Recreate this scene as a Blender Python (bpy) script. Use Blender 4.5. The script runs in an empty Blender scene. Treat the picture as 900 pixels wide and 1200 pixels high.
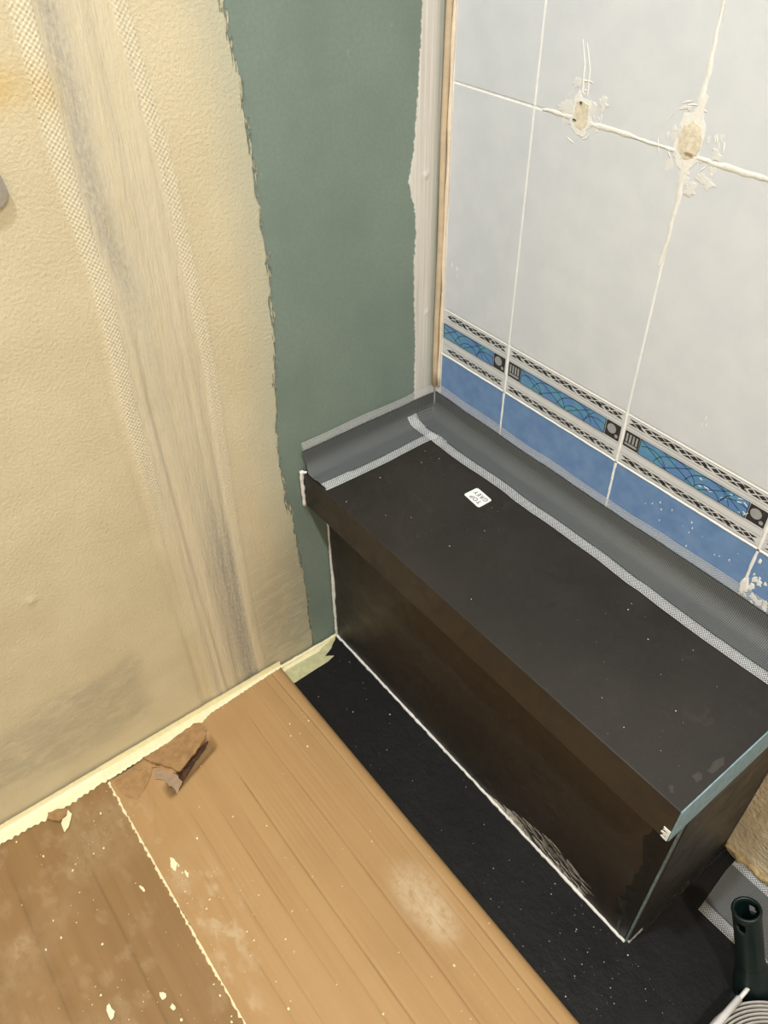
import bpy, bmesh, math, random
import numpy as np
from mathutils import Vector, Matrix

random.seed(7)
RNG = np.random.default_rng(7)
scene = bpy.context.scene
C = scene.collection

# ------------------------------------------------------------------ camera
CAM_POS = (0.79422, -0.70689, 1.13519)
CAM_R = ((0.61227725, 0.79058001, -0.00999068),      # right
         (0.52477444, -0.41580648, -0.74277639),     # down
         (-0.59137835, 0.44954223, -0.66946503))     # forward
cam_data = bpy.data.cameras.new('camera')
cam = bpy.data.objects.new('camera', cam_data)
C.objects.link(cam)
_r, _d, _f = [Vector(v) for v in CAM_R]
_m = Matrix((_r, -_d, -_f)).transposed().to_4x4()
_m.translation = Vector(CAM_POS)
cam.matrix_world = _m
cam_data.sensor_fit = 'VERTICAL'
cam_data.sensor_height = 36.0
cam_data.lens = 938.29 / 1200.0 * 36.0
cam_data.clip_start = 0.02
scene.camera = cam

# ------------------------------------------------------------------ world, lamps, exposure
world = bpy.data.worlds.new('world')
scene.world = world
world.use_nodes = True
world.node_tree.nodes['Background'].inputs[0].default_value = (1.0, 0.93, 0.84, 1)
world.node_tree.nodes['Background'].inputs[1].default_value = 0.25
LAMPS = [  # position, colour, power
    ((0.46, -0.84, 2.395), (0.90, 0.99, 1.08), 34.0),
    ((1.62, -0.84, 2.395), (0.97, 0.92, 0.87), 42.0),
]
for pos, col, power in LAMPS:
    ld = bpy.data.lights.new('downlight_light', 'AREA')
    ld.shape = 'DISK'
    ld.size = 0.075
    ld.energy = power
    ld.color = col
    lo = bpy.data.objects.new('downlight_light', ld)
    lo.location = (pos[0], pos[1], pos[2] - 0.012)
    C.objects.link(lo)
vs = scene.view_settings
vs.view_transform = 'Standard'
vs.look = 'None'
vs.exposure = -0.42
vs.gamma = 1.0
vs.use_curve_mapping = False

# ------------------------------------------------------------------ dimensions (metres)
L, D, OV, H, T = 0.665, 0.2147, 0.0369, 0.3965, 0.0609   # bench: length, depth, overhang, height, slab thickness
X1, TW = 0.146, 0.20                                    # first vertical tile joint, tile width
Z1, Z2, Z3 = 0.877, 0.5816, 0.508                       # tile joint, border top, border bottom
ROOM_X, ROOM_Y, ROOM_Z = 2.4, -2.0, 2.4


# ------------------------------------------------------------------ helpers
def lin(r, g, b):
    f = lambda c: (c / 255 / 12.92) if c / 255 <= 0.04045 else ((c / 255 + 0.055) / 1.055) ** 2.4
    return (f(r), f(g), f(b), 1.0)


class N:
    """small wrapper to write node trees"""
    def __init__(self, name):
        self.m = bpy.data.materials.new(name)
        self.m.use_nodes = True
        self.t = self.m.node_tree
        self.b = self.t.nodes['Principled BSDF']

    def node(self, typ, **kw):
        n = self.t.nodes.new(typ)
        for k, v in kw.items():
            setattr(n, k, v)
        return n

    def put(self, sock, v):
        if hasattr(v, 'is_linked') or isinstance(v, bpy.types.NodeSocket):
            self.t.links.new(v, sock)
        else:
            sock.default_value = v

    def coord(self, kind='Object', scale=(1, 1, 1)):
        tc = self.node('ShaderNodeTexCoord')
        mp = self.node('ShaderNodeMapping')
        mp.inputs['Scale'].default_value = scale
        self.t.links.new(tc.outputs[kind], mp.inputs['Vector'])
        return mp.outputs[0]

    def noise(self, vec, scale=5, detail=3, rough=0.55, dist=0.0):
        n = self.node('ShaderNodeTexNoise')
        self.put(n.inputs['Vector'], vec)
        n.inputs['Scale'].default_value = scale
        n.inputs['Detail'].default_value = detail
        n.inputs['Roughness'].default_value = rough
        n.inputs['Distortion'].default_value = dist
        return n.outputs[0]

    def voronoi(self, vec, scale=5, feature='F1'):
        n = self.node('ShaderNodeTexVoronoi', feature=feature)
        self.put(n.inputs['Vector'], vec)
        n.inputs['Scale'].default_value = scale
        return n.outputs['Distance']

    def math(self, op, a, b=0.0, c=0.0, clamp=False):
        n = self.node('ShaderNodeMath', operation=op, use_clamp=clamp)
        self.put(n.inputs[0], a)
        self.put(n.inputs[1], b)
        if op in ('MULTIPLY_ADD', 'COMPARE', 'SMOOTH_MIN', 'SMOOTH_MAX'):
            self.put(n.inputs[2], c)
        return n.outputs[0]

    def remap(self, v, a, b, c=0.0, d=1.0, smooth=True):
        n = self.node('ShaderNodeMapRange', interpolation_type='SMOOTHSTEP' if smooth else 'LINEAR', clamp=True) if smooth \
            else self.node('ShaderNodeMapRange')
        self.put(n.inputs['Value'], v)
        n.inputs['From Min'].default_value = a
        n.inputs['From Max'].default_value = b
        n.inputs['To Min'].default_value = c
        n.inputs['To Max'].default_value = d
        return n.outputs[0]

    def mix(self, fac, a, b, blend='MIX'):
        n = self.node('ShaderNodeMix', data_type='RGBA', blend_type=blend)
        self.put(n.inputs[0], fac)
        self.put(n.inputs[6], a)
        self.put(n.inputs[7], b)
        return n.outputs[2]

    def attr(self, name):
        n = self.node('ShaderNodeAttribute', attribute_name=name)
        return n.outputs['Fac']

    def bump(self, h, strength=0.3, dist=0.001, prev=None):
        n = self.node('ShaderNodeBump')
        n.inputs['Strength'].default_value = strength
        n.inputs['Distance'].default_value = dist
        self.put(n.inputs['Height'], h)
        if prev is not None:
            self.t.links.new(prev, n.inputs['Normal'])
        return n.outputs[0]

    def done(self, color=None, rough=0.5, normal=None, spec=None, metal=None):
        if color is not None:
            self.put(self.b.inputs['Base Color'], color)
        self.put(self.b.inputs['Roughness'], rough)
        if normal is not None:
            self.t.links.new(normal, self.b.inputs['Normal'])
        if spec is not None:
            self.b.inputs['Specular IOR Level'].default_value = spec
        if metal is not None:
            self.b.inputs['Metallic'].default_value = metal
        return self.m


def plain(name, col, rough=0.5, var=0.12, scale=60, bump=0.15, dist=0.0006, spec=None, metal=None):
    n = N(name)
    v = n.coord()
    a = n.noise(v, scale, 4)
    dark = tuple(c * (1 - var) for c in col[:3]) + (1,)
    light = tuple(min(1, c * (1 + var)) for c in col[:3]) + (1,)
    c = n.mix(n.remap(a, 0.3, 0.7), dark, light)
    nm = n.bump(n.noise(v, scale * 6, 3), bump, dist) if bump else None
    return n.done(c, rough, nm, spec, metal)


def link(o, parent=None):
    C.objects.link(o)
    if parent is not None:
        o.parent = parent
    return o


def mesh_obj(name, verts, faces, mats, parent=None, midx=None, smooth=False):
    me = bpy.data.meshes.new(name)
    me.from_pydata([tuple(v) for v in verts], [], [tuple(f) for f in faces])
    if not isinstance(mats, (list, tuple)):
        mats = [mats]
    for m in mats:
        me.materials.append(m)
    if midx is not None:
        me.polygons.foreach_set('material_index', midx)
    if smooth:
        me.polygons.foreach_set('use_smooth', [True] * len(me.polygons))
    me.update()
    return link(bpy.data.objects.new(name, me), parent)


def box_obj(name, x0, x1, y0, y1, z0, z1, mat, parent=None, bevel=0.0, seg=2):
    bm = bmesh.new()
    bmesh.ops.create_cube(bm, size=1)
    for v in bm.verts:
        v.co = Vector((x0 + (v.co.x + .5) * (x1 - x0), y0 + (v.co.y + .5) * (y1 - y0), z0 + (v.co.z + .5) * (z1 - z0)))
    if bevel:
        bmesh.ops.bevel(bm, geom=bm.edges[:], offset=bevel, segments=seg, affect='EDGES', profile=0.6)
    bmesh.ops.recalc_face_normals(bm, faces=bm.faces)
    me = bpy.data.meshes.new(name)
    bm.to_mesh(me)
    bm.free()
    me.materials.append(mat)
    return link(bpy.data.objects.new(name, me), parent)


def grid_obj(name, P, mat, parent=None, attrs=None, uv=None, smooth=True, flip=False):
    """P: array (nu, nv, 3)"""
    nu, nv = P.shape[:2]
    me = bpy.data.meshes.new(name)
    idx = np.arange(nu * nv).reshape(nu, nv)
    q = np.stack([idx[:-1, :-1], idx[1:, :-1], idx[1:, 1:], idx[:-1, 1:]], -1).reshape(-1, 4)
    if flip:
        q = q[:, ::-1]
    nf = len(q)
    me.vertices.add(nu * nv)
    me.vertices.foreach_set('co', P.reshape(-1).astype(np.float32))
    me.loops.add(nf * 4)
    me.loops.foreach_set('vertex_index', np.ascontiguousarray(q).reshape(-1).astype(np.int32))
    me.polygons.add(nf)
    me.polygons.foreach_set('loop_start', np.arange(0, nf * 4, 4, dtype=np.int32))
    me.polygons.foreach_set('use_smooth', np.full(nf, smooth))
    if uv is not None:
        ul = me.uv_layers.new(name='UVMap')
        ul.data.foreach_set('uv', uv.reshape(-1, 2)[q.reshape(-1)].reshape(-1).astype(np.float32))
    me.update(calc_edges=True)
    me.validate()
    for k, v in (attrs or {}).items():
        a = me.attributes.new(k, 'FLOAT', 'POINT')
        a.data.foreach_set('value', v.reshape(-1).astype(np.float32))
    me.materials.append(mat)
    return link(bpy.data.objects.new(name, me), parent)


def vnoise(x, y, seed=0):
    """smooth value noise on arrays"""
    xi, yi = np.floor(x).astype(np.int64), np.floor(y).astype(np.int64)
    fx, fy = x - xi, y - yi
    fx, fy = fx * fx * (3 - 2 * fx), fy * fy * (3 - 2 * fy)

    def h(i, j):
        n = (i * 374761393 + j * 668265263 + seed * 974711) & 0x7fffffff
        n = ((n ^ (n >> 13)) * 1274126177) & 0x7fffffff
        return ((n ^ (n >> 16)) & 0xffff) / 65535.0
    return (h(xi, yi) * (1 - fx) + h(xi + 1, yi) * fx) * (1 - fy) + (h(xi, yi + 1) * (1 - fx) + h(xi + 1, yi + 1) * fx) * fy


def fbm(x, y, seed=0, octv=4):
    s, a, t = 0, 1.0, 0
    for k in range(octv):
        s = s + a * vnoise(x * 2 ** k, y * 2 ** k, seed + k * 17)
        t += a
        a *= 0.5
    return s / t


def sstep(a, b, x):
    t = np.clip((x - a) / (b - a), 0, 1)
    return t * t * (3 - 2 * t)


def blob(name, pts, thick, mat, parent, to3d, bulge=0.0, jitter=0.0, sub=1, rnd=None):
    """closed thin solid from a 2-D outline; to3d(a, b, h) maps outline + height to space"""
    rnd = rnd or random
    out = []
    n = len(pts)
    for i in range(n):
        a, b = pts[i], pts[(i + 1) % n]
        for k in range(sub):
            t = k / sub
            out.append((a[0] + (b[0] - a[0]) * t + rnd.uniform(-jitter, jitter), a[1] + (b[1] - a[1]) * t + rnd.uniform(-jitter, jitter)))
    cx = sum(p[0] for p in out) / len(out)
    cy = sum(p[1] for p in out) / len(out)
    m = len(out)
    verts = [to3d(p[0], p[1], 0) for p in out] + [to3d(p[0], p[1], thick * 0.7) for p in out]
    verts += [to3d(cx + (p[0] - cx) * 0.72, cy + (p[1] - cy) * 0.72, thick + bulge * 0.6) for p in out] + [to3d(cx, cy, thick + bulge)]
    faces = []
    for i in range(m):
        j = (i + 1) % m
        faces.append((i, j, m + j, m + i))
        faces.append((m + i, m + j, 2 * m + j, 2 * m + i))
        faces.append((2 * m + i, 2 * m + j, 3 * m))
    faces.append(tuple(range(m))[::-1])
    o = mesh_obj(name, verts, faces, mat, parent, smooth=False)
    bm = bmesh.new()
    bm.from_mesh(o.data)
    bmesh.ops.recalc_face_normals(bm, faces=bm.faces)
    bm.to_mesh(o.data)
    bm.free()
    return o


def tag(o, label, cat=None, group=None, kind=None):
    o['label'] = label
    if cat:
        o['category'] = cat
    if group:
        o['group'] = group
    if kind:
        o['kind'] = kind
    return o


def thing(name, loc, label, cat, group=None):
    o = link(bpy.data.objects.new(name, None))
    o.empty_display_size = 0.02
    o.location = loc
    return tag(o, label, cat, group)


def adopt(parent, *objs):
    """parent objects that were built in world space"""
    for o in objs:
        o.parent = parent
        o.matrix_parent_inverse = Matrix.Translation(-parent.location)
    return objs[0] if objs else None


def tube(name, pts, rad, mat, parent=None, seg=12, cap=True):
    pts = [Vector(p) for p in pts]
    if not isinstance(rad, (list, tuple)):
        rad = [rad] * len(pts)
    verts, faces = [], []
    up = Vector((0.13, 0.31, 0.94))
    for i, p in enumerate(pts):
        d = (pts[min(i + 1, len(pts) - 1)] - pts[max(i - 1, 0)]).normalized()
        a = d.cross(up)
        if a.length < 1e-3:
            a = d.cross(Vector((1, 0, 0)))
        a.normalize()
        b = d.cross(a)
        for k in range(seg):
            t = 2 * math.pi * k / seg
            verts.append(p + (a * math.cos(t) + b * math.sin(t)) * rad[i])
    for i in range(len(pts) - 1):
        for k in range(seg):
            k2 = (k + 1) % seg
            faces.append((i * seg + k, (i + 1) * seg + k, (i + 1) * seg + k2, i * seg + k2))
    if cap:
        faces.append(tuple(range(seg)))
        faces.append(tuple(reversed(range((len(pts) - 1) * seg, len(pts) * seg))))
    return mesh_obj(name, verts, faces, mat, parent, smooth=True)


# ------------------------------------------------------------------ materials
def make_left_wall_mat():
    n = N('painted_drywall')
    v = n.coord()
    cd = n.attr('cream')          # metres into the cream paint from its ragged edge
    pd = n.attr('putty')          # metres into the white corner putty
    streak = n.noise(n.coord('Object', (1, 150, 22)), 1.0, 5, 0.62)
    streak2 = n.noise(n.coord('Object', (1, 420, 60)), 1.0, 4, 0.65)
    sharp = n.math('ADD', n.math('MULTIPLY', n.math('SUBTRACT', streak, 0.5), 0.022), n.math('MULTIPLY', n.math('SUBTRACT', streak2, 0.5), 0.024))
    cfac = n.remap(n.math('ADD', cd, sharp), -0.0006, 0.0012)
    # green board
    g = n.mix(n.remap(n.noise(v, 7, 4), 0.3, 0.7), lin(118, 132, 120), lin(128, 142, 129))
    g = n.mix(n.remap(n.noise(v, 240, 2), 0.35, 0.65, 0, 0.25), g, lin(108, 121, 111))
    sc = n.remap(n.noise(n.coord('Object', (1, 90, 60)), 1, 3), 0.70, 0.76)
    g = n.mix(n.math('MULTIPLY', sc, 0.25), g, lin(170, 180, 168))
    # cream paint
    cr = n.mix(n.remap(n.noise(v, 9, 4), 0.3, 0.7), lin(208, 193, 157), lin(216, 202, 167))
    thin = n.remap(n.math('ADD', cd, n.math('MULTIPLY', n.math('SUBTRACT', streak, 0.5), 0.03)), 0.0, 0.065, 0.85, 0.0)
    cr = n.mix(thin, cr, lin(190, 186, 160))
    band = n.attr('band')
    bst = n.noise(n.coord('Object', (1, 130, 7)), 1.0, 4, 0.6)
    cr = n.mix(n.math('MULTIPLY', band, n.remap(bst, 0.3, 0.65, 0.15, 0.95)), cr, lin(213, 200, 171))
    cr = n.mix(n.math('MULTIPLY', n.attr('weave'), 0.6), cr, lin(221, 210, 180))
    gr = n.attr('grey')
    mott = n.noise(n.coord('Object', (1, 260, 150)), 1.0, 5, 0.7, 0.5)
    gfac = n.math('MULTIPLY', gr, n.remap(mott, 0.30, 0.70, 1.0, 0.25))
    cr = n.mix(gfac, cr, lin(166, 160, 146))
    brush = n.noise(n.coord('Object', (1, 26, 70)), 1.0, 5, 0.65, 0.8)
    cr = n.mix(n.math('MULTIPLY', n.attr('haze'), n.remap(brush, 0.3, 0.6, 0.35, 1.2)), cr, lin(163, 157, 132))
    cr = n.mix(n.attr('yellow'), cr, lin(206, 176, 114))
    col = n.mix(cfac, g, cr)
    # corner putty
    pst = n.noise(n.coord('Object', (1, 420, 6)), 1.0, 4, 0.6)
    prag = n.math('ADD', pd, n.math('MULTIPLY', n.math('SUBTRACT', n.noise(n.coord('Object', (1, 160, 160)), 1.0, 4), 0.5), 0.008))
    pfac = n.remap(prag, -0.0008, 0.0012)
    pc = n.mix(n.remap(pst, 0.35, 0.65), lin(203, 196, 184), lin(224, 219, 208))
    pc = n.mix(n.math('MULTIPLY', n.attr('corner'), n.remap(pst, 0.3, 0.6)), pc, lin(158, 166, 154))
    col = n.mix(pfac, col, pc)
    # fine relief
    fine = n.noise(v, 260, 4, 0.6)
    strokes = n.noise(n.coord('Object', (1, 260, 32)), 1.0, 4, 0.6)
    uvm = n.node('ShaderNodeUVMap')
    sep = n.node('ShaderNodeSeparateXYZ')
    n.t.links.new(uvm.outputs[0], sep.inputs[0])
    k = 2 * math.pi / 0.0052
    a = sep.outputs[0]
    b = sep.outputs[1]
    weave = n.math('MULTIPLY', n.math('SINE', n.math('MULTIPLY', a, k)), n.math('SINE', n.math('MULTIPLY', b, k)))
    weave = n.math('MULTIPLY', weave, n.attr('weave'))
    nb = n.bump(n.math('MULTIPLY', fine, n.math('ADD', n.math('MULTIPLY', n.math('MULTIPLY', cfac, n.math('MULTIPLY_ADD', band, -0.7, 1.0)), 0.8), 0.12)), 0.6, 0.0017)
    nb = n.bump(n.math('MULTIPLY', strokes, n.math('MULTIPLY', n.math('ADD', band, 0.10), cfac)), 0.85, 0.0020, nb)
    nb = n.bump(weave, 0.5, 0.0005, nb)
    nb = n.bump(n.math('MULTIPLY', pst, pfac), 0.5, 0.0012, nb)
    nb = n.bump(cfac, 0.4, 0.0006, nb)
    return n.done(col, n.math('MULTIPLY_ADD', cfac, -0.13, 0.68), nb, 0.35)


def make_tile_mat(name, c0, c1, rough=0.32, scale=25):
    n = N(name)
    v = n.coord()
    c = n.mix(n.remap(n.noise(v, scale, 4), 0.3, 0.7), c0, c1)
    nb = n.bump(n.noise(v, 12, 2), 0.04, 0.002)
    nb = n.bump(n.noise(v, 500, 2), 0.05, 0.0004, nb)
    return n.done(c, rough, nb, 0.35)


def make_board_mat():
    n = N('black_coated_board')
    v = n.coord()
    c = n.mix(n.remap(n.noise(v, 6, 5, 0.6), 0.3, 0.7), lin(35, 30, 25), lin(45, 40, 34))
    sm = n.noise(n.coord('Object', (1, 1, 1)), 22, 4, 0.6, 1.2)
    c = n.mix(n.remap(sm, 0.62, 0.80, 0, 0.35), c, lin(78, 70, 60))
    sp = n.voronoi(v, 90)
    c = n.mix(n.remap(sp, 0.045, 0.07, 0.22, 0.0), c, lin(120, 112, 100))
    nb = n.bump(n.noise(v, 350, 3), 0.25, 0.0006)
    return n.done(c, n.remap(sm, 0.3, 0.8, 0.42, 0.62), nb, 0.4)


def make_floor_mat():
    n = N('black_slate_tray')
    v = n.coord()
    c = n.mix(n.remap(n.noise(v, 5, 5), 0.3, 0.7), lin(13, 12, 11), lin(22, 21, 19))
    c = n.mix(n.remap(n.noise(v, 14, 5, 0.65, 1.5), 0.66, 0.8, 0, 0.3), c, lin(52, 50, 48))
    nb = n.bump(n.noise(v, 60, 6, 0.7, 0.1), 0.6, 0.003)
    nb = n.bump(n.noise(v, 400, 3), 0.25, 0.0006, nb)
    return n.done(c, n.remap(n.noise(v, 30, 3), 0.3, 0.7, 0.55, 0.7), nb, 0.28)


def make_card_mat(name, c0, c1, dustc):
    n = N(name)
    v = n.coord()
    st = n.noise(n.coord('Object', (0.8, 38, 1)), 1.0, 5, 0.6)
    st2 = n.noise(n.coord('Object', (2.5, 260, 1)), 1.0, 3, 0.6)
    c = n.mix(n.remap(st, 0.25, 0.75), c0, c1)
    c = n.mix(n.remap(st2, 0.58, 0.68, 0, 0.16), c, tuple(x * 0.72 for x in c0[:3]) + (1,))
    c = n.mix(n.remap(n.noise(v, 8, 5), 0.45, 0.75, 0, 0.35), c, tuple(x * 0.85 for x in c0[:3]) + (1,))
    c = n.mix(n.remap(n.noise(v, 900, 2), 0.4, 0.6, 0, 0.18), c, c0)
    c = n.mix(n.math('MULTIPLY', n.attr('crease'), 0.75), c, tuple(x * 0.45 for x in c0[:3]) + (1,))
    rag = n.noise(n.coord('Object', (60, 90, 1)), 1.0, 5, 0.7, 0.1)
    c = n.mix(n.math('MULTIPLY', n.attr('dust'), n.remap(rag, 0.22, 0.62)), c, dustc)
    sp = n.noise(v, 120, 2)
    c = n.mix(n.remap(sp, 0.76, 0.79, 0, 0.6), c, lin(232, 220, 190))
    nb = n.bump(n.noise(n.coord('Object', (6, 190, 1)), 1.0, 3), 0.10, 0.0010)
    nb = n.bump(n.noise(v, 500, 3), 0.15, 0.0005, nb)
    return n.done(c, 0.62, nb, 0.3)


def make_membrane_mat():
    n = N('grey_sealing_membrane')
    uvm = n.node('ShaderNodeUVMap')
    sep = n.node('ShaderNodeSeparateXYZ')
    n.t.links.new(uvm.outputs[0], sep.inputs[0])
    k = 2 * math.pi / 0.0046
    a = n.math('SINE', n.math('MULTIPLY', n.math('ADD', sep.outputs[0], sep.outputs[1]), k))
    b = n.math('SINE', n.math('MULTIPLY', n.math('SUBTRACT', sep.outputs[0], sep.outputs[1]), k))
    d = n.math('MULTIPLY', a, b)
    f = n.remap(d, -0.5, 0.5)
    c = n.mix(f, lin(48, 50, 50), lin(112, 114, 112))
    v = n.coord()
    c = n.mix(n.remap(n.noise(v, 12, 3), 0.35, 0.7, 0, 0.25), c, lin(98, 98, 94))
    nb = n.bump(d, 0.4, 0.0004)
    return n.done(c, 0.6, nb, 0.4)


M = {}
M['left_wall'] = make_left_wall_mat()
M['tile_white'] = make_tile_mat('pale_glazed_tile', lin(206, 209, 212), lin(213, 215, 217))
M['tile_blue'] = make_tile_mat('blue_glazed_tile', lin(103, 134, 176), lin(119, 149, 188), 0.3, 40)
M['tile_border'] = make_tile_mat('white_border_glaze', lin(208, 209, 208), lin(217, 217, 215), 0.3)
M['grout'] = plain('white_grout', lin(240, 238, 232), 0.8, 0.05, 120, 0.3)
M['smear'] = plain('grout_smear_white', lin(232, 229, 220), 0.75, 0.05, 300, 0.4)
M['smear_thin'] = plain('thin_wiped_grout', lin(221, 219, 213), 0.6, 0.04, 150, 0.4)
M['filler'] = plain('beige_filler', lin(230, 219, 194), 0.85, 0.12, 220, 0.6, 0.002)
M['print_black'] = plain('black_tile_print', lin(52, 50, 50), 0.35, 0.1, 100, 0)
M['print_grey'] = plain('grey_tile_print', lin(158, 158, 156), 0.35, 0.06, 100, 0)
M['print_line'] = plain('dark_blue_tile_print', lin(44, 72, 100), 0.35, 0.1, 100, 0)
M['print_groove'] = plain('grey_print_line', lin(150, 148, 144), 0.5, 0.05, 100, 0)
_n = N('blue_green_tile_print')
_v = _n.coord()
M['print_blue'] = _n.done(_n.mix(_n.remap(_n.noise(_v, 45, 2), 0.42, 0.6), lin(98, 136, 182), lin(98, 152, 176)), 0.3, None, 0.4)
M['board'] = make_board_mat()
M['foam'] = plain('blue_foam_core', lin(128, 152, 158), 0.85, 0.12, 160, 0.5, 0.001)
M['foam_dirty'] = plain('grey_blue_foam_edge', lin(96, 112, 112), 0.85, 0.25, 160, 0.5, 0.001)
M['sealant'] = plain('white_sealant', lin(222, 220, 212), 0.45, 0.08, 90, 0.35, 0.001)
M['sealant_streak'] = plain('thin_white_sealant_streak', lin(212, 207, 196), 0.6, 0.2, 200, 0.3)
M['tar'] = plain('black_sealant', lin(14, 13, 12), 0.28, 0.2, 160, 0.8, 0.003, 0.5)
M['floor'] = make_floor_mat()
M['card'] = make_card_mat('brown_cardboard', lin(170, 133, 87), lin(180, 144, 97), lin(196, 172, 136))
M['card_shaded'] = make_card_mat('shade_darkened_cardboard', lin(134, 103, 64), lin(149, 116, 73), lin(170, 144, 108))  # duller browns carry the shadow over the left sheet
M['card_torn'] = plain('torn_cardboard_edge', lin(160, 124, 80), 0.8, 0.15, 90, 0.4, 0.001)
M['card_inner'] = plain('grey_brown_liner_paper', lin(160, 134, 106), 0.8, 0.12, 90, 0.3)
M['membrane'] = make_membrane_mat()
M['net'] = plain('white_edge_mesh', lin(246, 246, 243), 0.8, 0.06, 300, 0)
M['paint'] = plain('cream_paint', lin(240, 229, 186), 0.45, 0.04, 120, 0.4, 0.001)
M['masking'] = plain('pale_green_masking_tape', lin(188, 184, 140), 0.7, 0.12, 70, 0.4, 0.0008)
M['paper'] = plain('white_label_paper', lin(236, 235, 230), 0.5, 0.01, 50, 0)
M['ink'] = plain('black_ink', lin(30, 30, 30), 0.5, 0.05, 50, 0)
M['caulk_beige'] = plain('beige_corner_caulk', lin(198, 176, 144), 0.7, 0.08, 70, 0.4, 0.001)
M['caulk_cream'] = plain('cream_corner_bead', lin(228, 212, 188), 0.7, 0.06, 70, 0.4, 0.001)
M['plaster'] = plain('rough_cream_plaster', lin(206, 186, 150), 0.85, 0.12, 30, 0.7, 0.004)
M['plaster_edge'] = plain('crumbly_yellow_plaster', lin(204, 178, 124), 0.85, 0.22, 150, 0.8, 0.004)
M['green_plastic'] = plain('dark_green_plastic', lin(3, 24, 22), 0.45, 0.15, 60, 0.2, 0.001, 0.5)
M['rod'] = plain('white_coated_wire', lin(214, 211, 205), 0.4, 0.06, 100, 0.2)
M['roll_light'] = plain('pale_tape_layer', lin(176, 172, 164), 0.7, 0.1, 90, 0.2)
M['roll_core'] = plain('dark_roll_core', lin(52, 48, 44), 0.7, 0.1, 90, 0.2)
M['room_white'] = plain('room_paint', lin(226, 220, 208), 0.75, 0.03, 6, 0.15)
M['wall_shadow'] = plain('warm_grey_shadow', lin(158, 148, 132), 0.6, 0.04, 60, 0.1)  # shadow tone for the thin sheet on the cream wall
M['lamp_trim'] = plain('white_lamp_trim', lin(235, 235, 232), 0.4, 0.02, 50, 0)
_n = N('lamp_lens')
_n.b.inputs['Emission Color'].default_value = (1, 0.9, 0.78, 1)
_n.b.inputs['Emission Strength'].default_value = 6.0
M['lens'] = _n.done(lin(240, 238, 230), 0.4)

# ------------------------------------------------------------------ the room shell
def struct(o):
    o['kind'] = 'structure'
    return o


fl = struct(box_obj('floor', 0, ROOM_X, ROOM_Y, 0, -0.06, 0.0, M['floor']))
struct(box_obj('ceiling', 0, ROOM_X, ROOM_Y, 0, ROOM_Z, ROOM_Z + 0.06, M['room_white']))
struct(box_obj('wall_back', -0.06, ROOM_X + 0.06, ROOM_Y - 0.06, ROOM_Y, 0, ROOM_Z, M['room_white']))
struct(box_obj('wall_front', ROOM_X, ROOM_X + 0.06, ROOM_Y, 0, 0, ROOM_Z, M['room_white']))
wr = struct(box_obj('wall_right', 0, ROOM_X + 0.06, 0.0007, 0.07, 0, ROOM_Z, M['grout']))


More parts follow.
